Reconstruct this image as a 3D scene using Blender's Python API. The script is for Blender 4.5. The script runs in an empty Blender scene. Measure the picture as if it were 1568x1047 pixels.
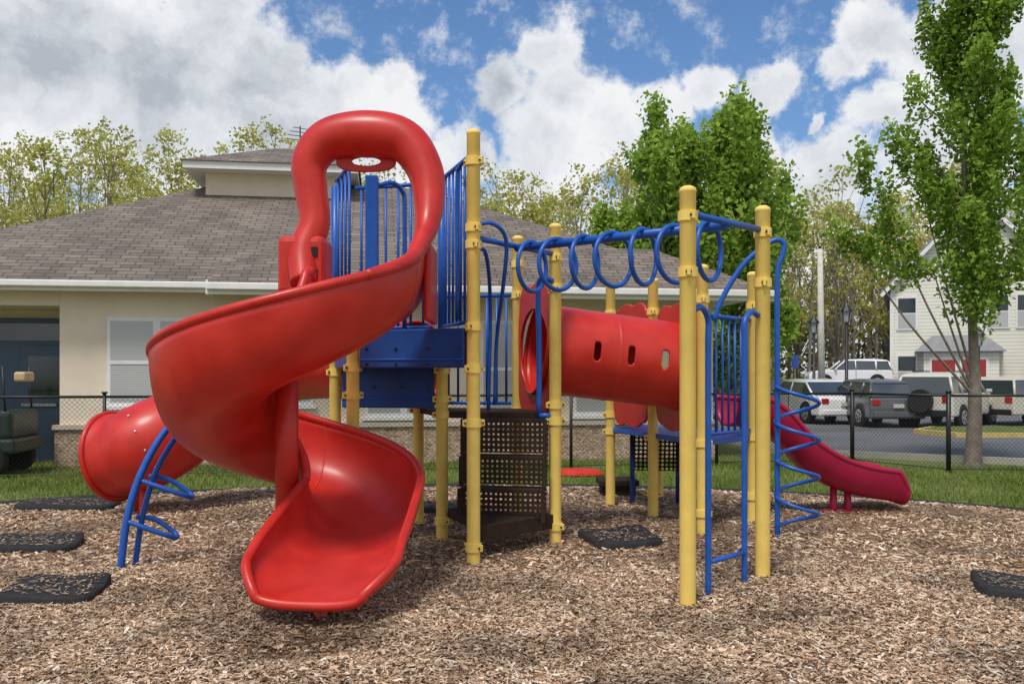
import bpy, math, numpy as np, random
from mathutils import Vector, Matrix
random.seed(7); R=np.random.RandomState(7)
sc=bpy.context.scene
# ------------------------------------------------------------------ helpers
def link(o,parent=None):
    sc.collection.objects.link(o)
    if parent: o.parent=parent
    return o
def empty(name,loc=(0,0,0),rot=0):
    e=bpy.data.objects.new(name,None); e.empty_display_size=.3
    e.location=loc; e.rotation_euler=(0,0,rot); return link(e)
def mesh(name,v,f,mat=None,parent=None,smooth=False,loc=None,rot=0):
    me=bpy.data.meshes.new(name); me.from_pydata([tuple(map(float,p)) for p in v],[],[tuple(q) for q in f]); me.update()
    if mat: me.materials.append(mat)
    if smooth: me.polygons.foreach_set('use_smooth',[True]*len(me.polygons))
    o=bpy.data.objects.new(name,me)
    if loc is not None: o.location=loc
    o.rotation_euler=(0,0,rot)
    return link(o,parent)
def fastquads(name,V,mat,attr=None,parent=None):
    n=len(V)//4
    me=bpy.data.meshes.new(name)
    me.vertices.add(4*n); me.vertices.foreach_set('co',np.asarray(V,dtype=np.float32).ravel())
    me.loops.add(4*n); me.loops.foreach_set('vertex_index',np.arange(4*n,dtype=np.int32))
    me.polygons.add(n); me.polygons.foreach_set('loop_start',np.arange(0,4*n,4,dtype=np.int32))
    try: me.polygons.foreach_set('loop_total',np.full(n,4,dtype=np.int32))
    except Exception: pass
    me.update(calc_edges=True)
    if attr is not None:
        a=me.attributes.new('tone','FLOAT','FACE'); a.data.foreach_set('value',np.asarray(attr,dtype=np.float32))
    me.materials.append(mat)
    o=bpy.data.objects.new(name,me); return link(o,parent)
def cr(pts,k=8,closed=False):
    P=[np.array(p,float) for p in pts]; n=len(P); out=[]
    rng=range(n) if closed else range(n-1)
    for i in rng:
        if closed: a,b,c,d=P[(i-1)%n],P[i],P[(i+1)%n],P[(i+2)%n]
        else:
            b,c=P[i],P[i+1]; a=P[i-1] if i>0 else 2*b-c; d=P[i+2] if i+2<n else 2*c-b
        for j in range(k):
            t=j/k
            out.append(.5*((2*b)+(-a+c)*t+(2*a-5*b+4*c-d)*t*t+(-a+3*b-3*c+d)*t**3))
    if not closed: out.append(P[-1])
    return out
def sweep(pts,rad,n=12,closed=False,cap=True):
    P=[np.array(p[:3],float) for p in pts]; m=len(P)
    if not hasattr(rad,'__len__'): rad=[rad]*m
    T=[]
    for i in range(m):
        if closed: t=P[(i+1)%m]-P[i-1]
        else: t=P[min(i+1,m-1)]-P[max(i-1,0)]
        T.append(t/(np.linalg.norm(t)+1e-9))
    up=np.array([0,0,1.]) if abs(T[0][2])<.9 else np.array([1.,0,0])
    N=np.cross(T[0],up); N/=np.linalg.norm(N)
    v=[];f=[]
    for i in range(m):
        N=N-T[i]*np.dot(N,T[i]); N/=np.linalg.norm(N)+1e-9; B=np.cross(T[i],N)
        for j in range(n):
            a=2*math.pi*j/n; v.append(P[i]+rad[i]*(math.cos(a)*N+math.sin(a)*B))
    for i in range(m if closed else m-1):
        for j in range(n):
            a=i*n+j;b=i*n+(j+1)%n;i2=(i+1)%m
            f.append((a,b,i2*n+(j+1)%n,i2*n+j))
    if cap and not closed:
        f.append(tuple(range(n))[::-1]); f.append(tuple((m-1)*n+j for j in range(n)))
    return v,f
def tube(name,pts,r,mat,parent=None,n=10,k=6,smooth_path=True,closed=False):
    if smooth_path and len(pts)>2:
        if hasattr(r,'__len__'):
            q=cr([tuple(p)+(rr,) for p,rr in zip(pts,r)],k,closed); rad=[max(.003,a[3]) for a in q]; P=q
        else: P=cr(pts,k,closed); rad=r
    else: P=pts; rad=r
    v,f=sweep(P,rad,n,closed)
    return mesh(name,v,f,mat,parent,True)
def box(name,lo,hi,mat,parent=None,bev=0,loc=None,rot=0):
    x0,y0,z0=lo;x1,y1,z1=hi
    v=[(x0,y0,z0),(x1,y0,z0),(x1,y1,z0),(x0,y1,z0),(x0,y0,z1),(x1,y0,z1),(x1,y1,z1),(x0,y1,z1)]
    f=[(0,3,2,1),(4,5,6,7),(0,1,5,4),(1,2,6,5),(2,3,7,6),(3,0,4,7)]
    o=mesh(name,v,f,mat,parent,False,loc,rot)
    if bev:
        m=o.modifiers.new('b','BEVEL'); m.width=bev; m.segments=3
    return o
def prism(name,poly,z0,z1,mat,parent=None,bev=0):
    n=len(poly); v=[(p[0],p[1],z0) for p in poly]+[(p[0],p[1],z1) for p in poly]
    f=[tuple(range(n))[::-1],tuple(range(n,2*n))]+[(i,(i+1)%n,n+(i+1)%n,n+i) for i in range(n)]
    o=mesh(name,v,f,mat,parent)
    if bev:
        m=o.modifiers.new('b','BEVEL'); m.width=bev; m.segments=2
    return o
# ------------------------------------------------------------------ materials
def mat(name,col,rough=.5,var=.0,vscale=8,bump=0,bscale=60,spec=.5,coat=0,metal=0,col2=None):
    m=bpy.data.materials.new(name); m.use_nodes=True; nt=m.node_tree; b=nt.nodes['Principled BSDF']
    b.inputs['Base Color'].default_value=(*col,1); b.inputs['Roughness'].default_value=rough
    b.inputs['Metallic'].default_value=metal; b.inputs['Specular IOR Level'].default_value=spec
    b.inputs['Coat Weight'].default_value=coat; b.inputs['Coat Roughness'].default_value=.2
    tc=nt.nodes.new('ShaderNodeTexCoord')
    if var or col2:
        n=nt.nodes.new('ShaderNodeTexNoise'); n.inputs['Scale'].default_value=vscale; n.inputs['Detail'].default_value=6
        nt.links.new(tc.outputs['Object'],n.inputs['Vector'])
        r=nt.nodes.new('ShaderNodeValToRGB'); r.color_ramp.elements[0].position=.3; r.color_ramp.elements[1].position=.7
        c2=col2 or tuple(min(1,c*(1+var)) for c in col)
        c1=col if col2 else tuple(c*(1-var) for c in col)
        r.color_ramp.elements[0].color=(*c1,1); r.color_ramp.elements[1].color=(*c2,1)
        nt.links.new(n.outputs['Fac'],r.inputs['Fac']); nt.links.new(r.outputs['Color'],b.inputs['Base Color'])
        mr=nt.nodes.new('ShaderNodeMapRange'); mr.inputs['To Min'].default_value=max(0,rough-.1); mr.inputs['To Max'].default_value=min(1,rough+.14)
        nt.links.new(n.outputs['Fac'],mr.inputs['Value']); nt.links.new(mr.outputs['Result'],b.inputs['Roughness'])
    if bump:
        n=nt.nodes.new('ShaderNodeTexNoise'); n.inputs['Scale'].default_value=bscale; n.inputs['Detail'].default_value=5
        nt.links.new(tc.outputs['Object'],n.inputs['Vector'])
        bp=nt.nodes.new('ShaderNodeBump'); bp.inputs['Strength'].default_value=bump; bp.inputs['Distance'].default_value=.01
        nt.links.new(n.outputs['Fac'],bp.inputs['Height']); nt.links.new(bp.outputs['Normal'],b.inputs['Normal'])
    return m
RED=mat('red_plastic',(.50,.017,.009),.40,vscale=4,bump=.06,bscale=160,spec=.4,coat=.16,col2=(.64,.034,.022))
PINK=mat('magenta_plastic',(.38,.007,.052),.42,.12,4,.05,250,spec=.35,coat=.1)
YEL=mat('yellow_paint',(.90,.66,.165),.5,.07,7,.05,120,spec=.3)
BLUE=mat('blue_paint',(.011,.10,.46),.38,.12,9,.05,150)
DBLUE=mat('blue_panel',(.007,.06,.29),.42,.15,4)
BRN=mat('brown_vinyl',(.040,.024,.017),.75,.3,14,.3,200,spec=.2)
DARK=mat('dark_hole',(.02,.006,.006),.8)
RUB=mat('rubber',(.012,.013,.015),.75,vscale=11,bump=.6,bscale=90,col2=(.03,.03,.032))
BLK=mat('black_metal',(.012,.013,.014),.45,.2,20)
WHT=mat('white_trim',(.82,.82,.80),.5,.05,6)
GLS=mat('window_glass',(.03,.04,.045),.06,spec=.9)
CGL=mat('car_glass',(.035,.045,.05),.05,spec=1,coat=.6)
def leafmat(name,c0,c1,c2,trans=.35):
    m=bpy.data.materials.new(name); m.use_nodes=True; nt=m.node_tree; nt.nodes.remove(nt.nodes['Principled BSDF'])
    out=nt.nodes['Material Output']
    a=nt.nodes.new('ShaderNodeAttribute'); a.attribute_name='tone'
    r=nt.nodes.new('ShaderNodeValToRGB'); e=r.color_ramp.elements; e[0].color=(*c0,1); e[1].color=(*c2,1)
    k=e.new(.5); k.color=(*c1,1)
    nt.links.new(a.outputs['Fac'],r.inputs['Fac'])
    d=nt.nodes.new('ShaderNodeBsdfDiffuse')
    t=nt.nodes.new('ShaderNodeBsdfTranslucent'); mx=nt.nodes.new('ShaderNodeMixShader'); mx.inputs[0].default_value=trans
    nt.links.new(r.outputs['Color'],d.inputs['Color']); nt.links.new(r.outputs['Color'],t.inputs['Color'])
    nt.links.new(d.outputs[0],mx.inputs[1]); nt.links.new(t.outputs[0],mx.inputs[2]); nt.links.new(mx.outputs[0],out.inputs['Surface'])
    return m
# ------------------------------------------------------------------ camera
cam=bpy.data.cameras.new('camera'); co=bpy.data.objects.new('camera',cam); link(co)
co.location=(0,0,1.6); co.rotation_euler=(math.radians(90),0,0)
cam.lens=31.36; cam.sensor_width=36; cam.shift_y=.0297; cam.clip_end=3000; cam.clip_start=.05
sc.camera=co
sc.view_settings.view_transform='Standard'; sc.view_settings.look='None'; sc.view_settings.exposure=0
# ------------------------------------------------------------------ sun + sky
sd=Vector((-.26,-.60,1.2)).normalized()
L=bpy.data.lights.new('sun','SUN'); L.energy=2.7; L.angle=math.radians(14); L.color=(1,.955,.885)
lo=bpy.data.objects.new('sun',L); link(lo); lo.rotation_euler=sd.to_track_quat('Z','Y').to_euler(); lo.location=(-8,-8,15)
w=bpy.data.worlds.new('World'); sc.world=w; w.use_nodes=True; nt=w.node_tree; nd=nt.nodes; lk=nt.links
bg=nd['Background']; bg.inputs['Strength'].default_value=.15
try:
    w.cycles.sampling_method='MANUAL'; w.cycles.sample_map_resolution=512
except Exception: pass
sky=nd.new('ShaderNodeTexSky'); sky.sky_type='NISHITA'; sky.sun_disc=False
sky.sun_elevation=math.asin(sd.z); sky.sun_rotation=math.atan2(sd.x,sd.y)
tc=nd.new('ShaderNodeTexCoord')
def vm(op,a,b=None):
    n=nd.new('ShaderNodeVectorMath'); n.operation=op
    for i,x in enumerate((a,b)):
        if x is None: continue
        if isinstance(x,(tuple,list)): n.inputs[i].default_value=x
        elif isinstance(x,(int,float)): n.inputs['Scale'].default_value=x
        else: lk.new(x,n.inputs[i])
    return n
def mm(op,a,b=None,c=None,clamp=False):
    n=nd.new('ShaderNodeMath'); n.operation=op; n.use_clamp=clamp
    for i,x in enumerate((a,b,c)):
        if x is None: continue
        if isinstance(x,(int,float)): n.inputs[i].default_value=x
        else: lk.new(x,n.inputs[i])
    return n.outputs[0]
def noise(vec,s,d=6,r=.55):
    n=nd.new('ShaderNodeTexNoise'); n.inputs['Scale'].default_value=s; n.inputs['Detail'].default_value=d; n.inputs['Roughness'].default_value=r
    lk.new(vec,n.inputs['Vector']); return n
D=tc.outputs['Generated']
wn=noise(D,9,6,.62); w1=vm('SUBTRACT',wn.outputs['Color'],(.5,.5,.5)); w2=vm('SCALE',w1.outputs[0],.10)
DW=vm('ADD',D,w2.outputs[0]).outputs[0]
blobs=[(60,90,205),(230,150,170),(390,140,120),(520,165,95),(590,130,48),(130,20,140),(320,40,90),(610,220,85),(440,230,120),(700,235,65),
(845,80,68),(775,125,56),(870,150,88),(935,195,85),(850,235,105),(1010,185,62),(1085,155,46),
(1180,150,54),(1290,105,55),(1330,40,75),(1430,80,95),(1530,80,120),(1350,180,55),(1265,195,17),(1260,270,80),(1180,240,45),(1450,220,110),
(-400,100,300),(1900,150,280),(700,-500,240),(1500,-350,160)]
acc=None
for (u,v,r) in blobs:
    d=Vector((u-784,1366,570-v)); s=1366/d.length; rr=r/1366*s; d.normalize()
    dist=vm('DISTANCE',DW,tuple(d)).outputs['Value']
    q=mm('MULTIPLY_ADD',dist,-min(1,.45+rr*5)/rr,min(1,.45+rr*5))
    acc=q if acc is None else mm('MAXIMUM',acc,q)
sep=nd.new('ShaderNodeSeparateXYZ'); lk.new(D,sep.inputs[0])
gn=wn.outputs['Fac']
back_fill=mm('MULTIPLY',mm('MULTIPLY_ADD',sep.outputs['Y'],-3,-.2,clamp=True),mm('MULTIPLY_ADD',gn,6,-2.2))  # unseen cloud cover behind the camera, added as fill light
acc=mm('MAXIMUM',acc,back_fill)
hz=mm('MULTIPLY_ADD',sep.outputs['Z'],-6,1.45,clamp=True)
acc=mm('ADD',acc,mm('MULTIPLY',hz,.36))
fine=noise(D,26,6,.65).outputs['Fac']
dens=mm('ADD',acc,mm('MULTIPLY_ADD',fine,.75,-.38))
mr=nd.new('ShaderNodeMapRange'); mr.interpolation_type='SMOOTHSTEP'; mr.inputs['From Min'].default_value=-.03; mr.inputs['From Max'].default_value=.24
lk.new(dens,mr.inputs['Value'])
shn=noise(DW,8,5,.6).outputs['Fac']
shv=mm('ADD',mm('MULTIPLY',mm('SUBTRACT',dens,.22),.6),mm('MULTIPLY_ADD',shn,2.4,-.98),clamp=True)
rp=nd.new('ShaderNodeValToRGB'); e=rp.color_ramp.elements; e[0].position=.08; e[0].color=(.88,.89,.91,1); e[1].position=.9; e[1].color=(.44,.48,.54,1)
k=e.new(.45); k.color=(.71,.74,.785,1)
lk.new(shv,rp.inputs['Fac'])
cs=vm('SCALE',rp.outputs['Color'],6.8)
sb=vm('MULTIPLY',sky.outputs['Color'],(.56,.74,.92))
mx=nd.new('ShaderNodeMix'); mx.data_type='RGBA'; lk.new(mr.outputs[0],mx.inputs[0]); lk.new(sb.outputs[0],mx.inputs[6]); lk.new(cs.outputs[0],mx.inputs[7])
lk.new(mx.outputs[2],bg.inputs['Color'])
# ------------------------------------------------------------------ ground
def groundmat(name,cols,scale,bump,bsc,rough=.9,vor=None):
    m=bpy.data.materials.new(name); m.use_nodes=True; nt=m.node_tree; b=nt.nodes['Principled BSDF']; b.inputs['Roughness'].default_value=rough
    b.inputs['Specular IOR Level'].default_value=.2
    tc=nt.nodes.new('ShaderNodeTexCoord')
    n=nt.nodes.new('ShaderNodeTexNoise'); n.inputs['Scale'].default_value=scale; n.inputs['Detail'].default_value=10; n.inputs['Roughness'].default_value=.65
    nt.links.new(tc.outputs['Object'],n.inputs['Vector'])
    r=nt.nodes.new('ShaderNodeValToRGB'); E=r.color_ramp.elements
    E[0].position=.3; E[0].color=(*cols[0],1); E[1].position=.7; E[1].color=(*cols[-1],1)
    for i,c in enumerate(cols[1:-1]): q=E.new(.3+.4*(i+1)/(len(cols)-1)); q.color=(*c,1)
    nt.links.new(n.outputs['Fac'],r.inputs['Fac'])
    n2=nt.nodes.new('ShaderNodeTexNoise'); n2.inputs['Scale'].default_value=.45; n2.inputs['Detail'].default_value=4; nt.links.new(tc.outputs['Object'],n2.inputs['Vector'])
    mr=nt.nodes.new('ShaderNodeMapRange'); mr.inputs['From Min'].default_value=.3; mr.inputs['From Max'].default_value=.7; mr.inputs['To Min'].default_value=.75; mr.inputs['To Max'].default_value=1.2
    nt.links.new(n2.outputs['Fac'],mr.inputs['Value'])
    v=nt.nodes.new('ShaderNodeVectorMath'); v.operation='SCALE'; nt.links.new(r.outputs['Color'],v.inputs[0]); nt.links.new(mr.outputs[0],v.inputs['Scale'])
    nt.links.new(v.outputs[0],b.inputs['Base Color'])
    n3=nt.nodes.new('ShaderNodeTexNoise'); n3.inputs['Scale'].default_value=bsc; n3.inputs['Detail'].default_value=6; nt.links.new(tc.outputs['Object'],n3.inputs['Vector'])
    bp=nt.nodes.new('ShaderNodeBump'); bp.inputs['Strength'].default_value=bump; bp.inputs['Distance'].default_value=.03
    nt.links.new(n3.outputs['Fac'],bp.inputs['Height']); nt.links.new(bp.outputs['Normal'],b.inputs['Normal'])
    return m
GRS=groundmat('grass_soil',[(.09,.11,.035),(.14,.18,.045),(.22,.24,.09)],18,.6,60)
MUL=groundmat('mulch_base',[(.15,.09,.05),(.30,.19,.115),(.46,.33,.22)],45,1,70)
ASP=groundmat('asphalt',[(.13,.132,.14),(.16,.162,.17),(.19,.192,.198)],60,.3,150,.85)
GZ=-.05
mesh('ground',[(-900,-200,GZ),(900,-200,GZ),(900,1500,GZ),(-900,1500,GZ)],[(0,1,2,3)],GRS)
CX,CY,RX,RY=-.5,6.4,8.3,6.3
def hgt(x,y):
    h=.016*np.sin(x*1.7+.6*y)+.012*np.sin(y*2.3-x*.9+1)+.006*np.sin(5.1*x+2.2*y)
    h=h-.085*np.exp(-((x+1.2)**2+(y-5.15)**2)/.13)+.05*np.exp(-((x+1.05)**2+(y-4.6)**2)/.12)+.03*np.exp(-((x+1.9)**2+(y-5.0)**2)/.1)
    h=h-.03*np.exp(-((x-1.3)**2+(y-5.6)**2)/.2)
    rr=((x-CX)/RX)**2+((y-CY)/RY)**2
    h=h+.03-.05*np.clip((rr-.8)/.2,0,1)
    return np.maximum(h,-.035-.0*h)
nr,na=90,240; v=[(CX,CY,float(hgt(CX,CY)))];f=[]
for i in range(1,nr+1):
    for j in range(na):
        a=2*math.pi*j/na; x=CX+RX*i/nr*math.cos(a); y=CY+RY*i/nr*math.sin(a); v.append((x,y,float(hgt(x,y))))
for j in range(na): f.append((0,1+j,1+(j+1)%na))
for i in range(nr-1):
    for j in range(na):
        a=1+i*na; f.append((a+j,a+na+j,a+na+(j+1)%na,a+(j+1)%na))
mesh('mulch_ground',v,f,MUL,None,True)
def chips(N,x0,x1,y0,y1,Lr,seed):
    r=np.random.RandomState(seed); x=r.uniform(x0,x1,N); y=r.uniform(y0,y1,N)
    k=(((x-CX)/RX)**2+((y-CY)/RY)**2)<.985; x=x[k];y=y[k];n=len(x)
    z=hgt(x,y)+r.uniform(.002,.018,n)
    a=r.uniform(0,math.pi*2,n); t=r.normal(0,.22,n); t2=r.normal(0,.4,n)
    big=np.where(r.uniform(0,1,n)<.03,1.7,1.0)
    Ln=r.uniform(Lr[0],Lr[1],n)*r.uniform(.5,1,n)/2*big; W=Ln*r.uniform(.14,.42,n)/np.sqrt(big)
    dx=np.stack([np.cos(a)*np.cos(t),np.sin(a)*np.cos(t),np.sin(t)],1)*Ln[:,None]
    dy=np.stack([-np.sin(a)*np.cos(t2),np.cos(a)*np.cos(t2),np.sin(t2)],1)*W[:,None]
    c=np.stack([x,y,z],1); sk=dx*r.uniform(-.25,.25,n)[:,None]
    V=np.stack([c-dx-dy*.6,c+dx*.9-dy+sk,c+dx+dy*.7,c-dx*.85+dy+sk],1).reshape(-1,3)
    hole=.35*np.exp(-((x+1.2)**2+(y-5.1)**2)/.12)
    return V,np.clip(r.normal(.52,.26,n)-hole,0,1)
V1,a1=chips(175000,-3.9,3.9,4.1,7.2,(.018,.062),1); V2,a2=chips(120000,-8.5,8,6.8,12.7,(.03,.08),2)
CH=bpy.data.materials.new('wood_chips'); CH.use_nodes=True; n_=CH.node_tree; b_=n_.nodes['Principled BSDF']; b_.inputs['Roughness'].default_value=.85; b_.inputs['Specular IOR Level'].default_value=.15
at=n_.nodes.new('ShaderNodeAttribute'); at.attribute_name='tone'; rp=n_.nodes.new('ShaderNodeValToRGB'); E=rp.color_ramp.elements
E[0].position=0;E[0].color=(.10,.055,.032,1);E[1].position=1;E[1].color=(.88,.77,.63,1)
for p,c in ((.25,(.33,.20,.118)),(.5,(.56,.375,.24)),(.75,(.73,.555,.395))): q=E.new(p); q.color=(*c,1)
n_.links.new(at.outputs['Fac'],rp.inputs['Fac'])
tcc=n_.nodes.new('ShaderNodeTexCoord'); nn=n_.nodes.new('ShaderNodeTexNoise'); nn.inputs['Scale'].default_value=.85; nn.inputs['Detail'].default_value=7; nn.inputs['Roughness'].default_value=.6; n_.links.new(tcc.outputs['Object'],nn.inputs['Vector'])
m_=n_.nodes.new('ShaderNodeMapRange'); m_.inputs['From Min'].default_value=.38;m_.inputs['From Max'].default_value=.56;m_.inputs['To Min'].default_value=.5;m_.inputs['To Max'].default_value=1.08
n_.links.new(nn.outputs['Fac'],m_.inputs['Value']); vv=n_.nodes.new('ShaderNodeVectorMath'); vv.operation='SCALE'
n_.links.new(rp.outputs['Color'],vv.inputs[0]); n_.links.new(m_.outputs[0],vv.inputs['Scale']); n_.links.new(vv.outputs[0],b_.inputs['Base Color'])
fastquads('wood_chip_mulch',np.concatenate([V1,V2]),CH,np.concatenate([a1,a2]))
pts=[(CX+RX*1.005*math.cos(a),CY+RY*1.005*math.sin(a),-.03) for a in np.linspace(0,2*math.pi,120,endpoint=False)]
tube('mulch_border_edging',pts,.05,RUB,None,8,1,False,True)
# asphalt
mesh('parking_lot',[(5.2,18.2,-.042),(9.6,15.6,-.042),(60,15.4,-.042),(90,30,-.042),(90,60,-.042),(4.6,60,-.042),(4.6,24,-.042)],[tuple(range(7))],ASP)
KRB=mat('concrete_kerb',(.42,.40,.34),.8,.12,5,.2,60)
for i,(p,q) in enumerate([((5.2,18.2),(9.6,15.6)),((9.6,15.6),(60,15.4))]):
    p=Vector(p);q=Vector(q);d=(q-p).normalized();n=Vector((-d.y,d.x))
    prism('road_kerb',[p-n*.07,q-n*.07,q+n*.07,p+n*.07],-.05,.07+.003*i,KRB)
isl=empty('traffic_island')
prism('island_kerb',[(11.2,22.5),(40,22.0),(40,26.2),(11.8,25.2),(10.8,24)],-.05,.08,mat('yellow_kerb',(.6,.46,.16),.7,.15,4),isl)
prism('island_grass',[(11.4,22.65),(40,22.15),(40,26.05),(11.9,25.05),(11.0,24)],.06,.09,GRS,isl)
for i in range(7):
    x=12+i*2.8; mesh('parking_line',[(x,29.2,-.037),(x+.1,29.2,-.037),(x+1.6,33.6,-.037),(x+1.5,33.6,-.037)],[(0,1,2,3)],WHT)
def blades(N,seed):
    r=np.random.RandomState(seed); x=r.uniform(-11,13,N); y=r.uniform(8,17.5,N)
    k=((((x-CX)/RX)**2+((y-CY)/RY)**2)>1.01)&((y<15.3)|(x<6.5)|((x>6.5)&(y<18-.6*(x-5.2)-.2)&(y<15.4)))
    x=x[k];y=y[k];n=len(x);a=r.uniform(0,6.28,n);h=r.uniform(.03,.08,n);wd=r.uniform(.004,.009,n)
    b=np.stack([x,y,np.full(n,-.05)],1); s=np.stack([np.cos(a),np.sin(a),0*a],1)*wd[:,None]
    t=np.stack([r.normal(0,.03,n),r.normal(0,.03,n),h],1)
    V=np.stack([b-s,b+s,b+t+s*.3,b+t-s*.3],1).reshape(-1,3)
    pat=.16*np.sin(x*1.3+y*2)+.14*np.sin(x*3.1-y*1.4)
    return V,np.clip(r.normal(.5,.22,n)+pat,0,1)
V,a=blades(130000,3)
fastquads('grass',V,leafmat('grass_blade',(.10,.14,.025),(.20,.28,.055),(.38,.39,.16),.3),a)
# ------------------------------------------------------------------ playground tower
A=(-.32,7.41);B=(.40,8.25);C=(1.196,6.07);Dp=(1.908,6.79);E_=(-.66,8.42);F=(-1.395,7.82);G=(-1.715,8.65);H=(-.99,9.45);I=(.06,9.26)
J=(1.17,10.6);K=(1.516,9.59);Lp=(1.83,8.57);M=(2.53,9.38);N_=(2.22,10.4);Q=(1.87,11.35)
tw=empty('playground_tower',(0,0,0))
def post(p,h,cl,parent,r=.056):
    x,y=p
    prof=[(-.15,r),(h-.05,r),(h-.045,r*1.06),(h-.03,r*1.06),(h-.015,r*.9),(h-.004,r*.55),(h,.002)]
    n=20;v=[];f=[]
    for z,rr in prof:
        for j in range(n): v.append((x+rr*math.cos(6.2832*j/n),y+rr*math.sin(6.2832*j/n),z))
    for i in range(len(prof)-1):
        for j in range(n): f.append((i*n+j,i*n+(j+1)%n,(i+1)*n+(j+1)%n,(i+1)*n+j))
    o=mesh('post',v,f,YEL,parent,True)
    for z in cl:
        v=[];f=[];pr=[(z-.034,r*1.02),(z-.034,r*1.22),(z+.034,r*1.22),(z+.034,r*1.02)]
        for zz,rr in pr:
            for j in range(n): v.append((x+rr*math.cos(6.2832*j/n),y+rr*math.sin(6.2832*j/n),zz))
        for i in range(3):
            for j in range(n): f.append((i*n+j,i*n+(j+1)%n,(i+1)*n+(j+1)%n,(i+1)*n+j))
        mesh('clamp',v,f,YEL,parent)
        for s in (0,1):
            a=.75+s*math.pi+z
            box('clamp_ear',(-.012,r,-.028),(.012,r+.04,.028),YEL,parent,.004,(x,y,z),a)
            mesh('bolt',*sweep([(-.02,r+.022,0),(.02,r+.022,0)],.009,8),BLK,parent,False,(x,y,z),a)
post(A,3.62,(.15,1.18,1.63,1.98,2.66,2.8,3.35),tw)
post(B,2.98,(.18,1.15,1.3,2.38,2.66,2.8),tw)
post(E_,2.0,(.2,1.2,1.35,1.62),tw); post(F,1.95,(1.64,1.4),tw); post(G,1.95,(1.6,),tw); post(H,1.5,(1.2,),tw)
post(I,3.02,(.2,1.2,2.4,2.72),tw)
post(J,2.65,(.9,1.1,2.3),tw); post(K,2.62,(.9,2.25,.3),tw); post(Lp,2.64,(.25,.92,2.3),tw); post(M,2.66,(.3,.92,2.3),tw); post(N_,2.6,(.9,),tw); post(Q,2.3,(.9,),tw)
def rail(p,q,r=.02,mt=BLUE,par=tw,n=8,name='rail'):
    return mesh(name,*sweep([p,q],r,n),mt,par,True)
def bars(p,q,z0,z1,n,par=tw,r=.013,inset=.07):
    p=Vector(p);q=Vector(q);d=(q-p).normalized();p=p+d*inset;q=q-d*inset
    rail((p.x,p.y,z0),(q.x,q.y,z0),.018); rail((p.x,p.y,z1),(q.x,q.y,z1),.021)
    for i in range(n):
        s=p.lerp(q,(i+.5)/n); rail((s.x,s.y,z0),(s.x,s.y,z1),r,name='baluster')
prism('upper_deck',[A,F,G,E_],1.9,1.95,BRN,tw)
def panel(p,q,z0,z1,mt,th=.03,off=0,name='panel',bev=.012):
    p=Vector(p);q=Vector(q);d=(q-p).normalized();n=Vector((-d.y,d.x)); p=p+d*.075+n*off;q=q-d*.075+n*off
    return prism(name,[p-n*th/2,q-n*th/2,q+n*th/2,p+n*th/2],z0,z1,mt,tw,bev)
panel(F,A,1.64,1.97,DBLUE,.035); panel(F,A,1.70,1.72,BLUE,.06)
panel(E_,A,1.64,1.97,DBLUE,.035); panel(G,E_,1.26,1.66,DBLUE,.035); panel(G,E_,1.34,1.36,BLUE,.06)
panel(G,F,1.64,1.97,DBLUE,.035)
for p,q,z in ((F,A,1.80),(G,E_,1.46),(F,A,1.67)):
    for t in (.12,.37,.63,.88):
        c=Vector(p).lerp(Vector(q),t); mesh('panel_bolt',*sweep([(c.x,c.y-.035,z),(c.x,c.y-.0,z)],.012,8),BLK,tw)
prism('middle_deck',[E_,B,I,H],1.17,1.23,BRN,tw,.01); prism('lower_step',[(A[0]+.05,A[1]+.12),(B[0]-.02,B[1]-.0),(E_[0]+.05,E_[1]-.02)],.24,.30,BRN,tw,.01)
prism('step_skirt',[(A[0]+.03,A[1]+.10),(A[0]+.05,A[1]+.13),(B[0]-.04,B[1]-.02),(B[0]-.02,B[1]-.05)],.17,.295,BRN,tw)
bars(A,E_,2.03,3.42,7); bars(F,G,2.2,3.44,4); bars((-1.6,8.75),(-.72,8.5),2.03,3.4,6)
for p in (E_,G): rail((p[0],p[1],1.9),(p[0],p[1],3.4),.04,name='barrier_post')
tube('handhold',[(A[0],A[1],3.36),(A[0]-.07,A[1]+.08,3.38),(A[0]-.13,A[1]+.2,3.34),(A[0]-.15,A[1]+.24,3.2),(A[0]-.15,A[1]+.24,2.05)],.019,BLUE,tw)
tube('handhold',[(-1.0,8.3,2.0),(-1.0,8.3,3.1),(-1.02,8.28,3.28),(-1.1,8.2,3.34),(-1.2,8.1,3.3)],.022,BLUE,tw)
box('entry_bar',(-1.31,7.95,1.95),(-1.2,8.05,3.36),BLUE,tw,.01)
bars(H,I,1.28,2.4,9)
tube('handhold',[(A[0]+.03,A[1],2.83),(A[0]+.17,A[1]+.05,2.84),(A[0]+.27,A[1]+.15,2.72),(A[0]+.25,A[1]+.3,2.4),(A[0]+.18,A[1]+.75,1.9),(A[0]+.16,A[1]+.85,1.3)],.018,BLUE,tw)
tube('handhold',[(A[0]+.03,A[1]+.1,2.64),(A[0]+.1,A[1]+.25,2.6),(A[0]+.12,A[1]+.8,2.2),(A[0]+.1,A[1]+.9,1.25)],.018,BLUE,tw)
tube('handhold',[(B[0]-.03,B[1]-.05,2.44),(B[0]-.12,B[1]-.1,2.46),(B[0]-.16,B[1]-.06,2.36),(B[0]-.15,B[1]-.02,1.9),(B[0]-.15,B[1]-.02,1.2)],.026,BLUE,tw)
rail((B[0]-.15,B[1]-.03,1.2),(B[0],B[1],1.2),.03)
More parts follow.
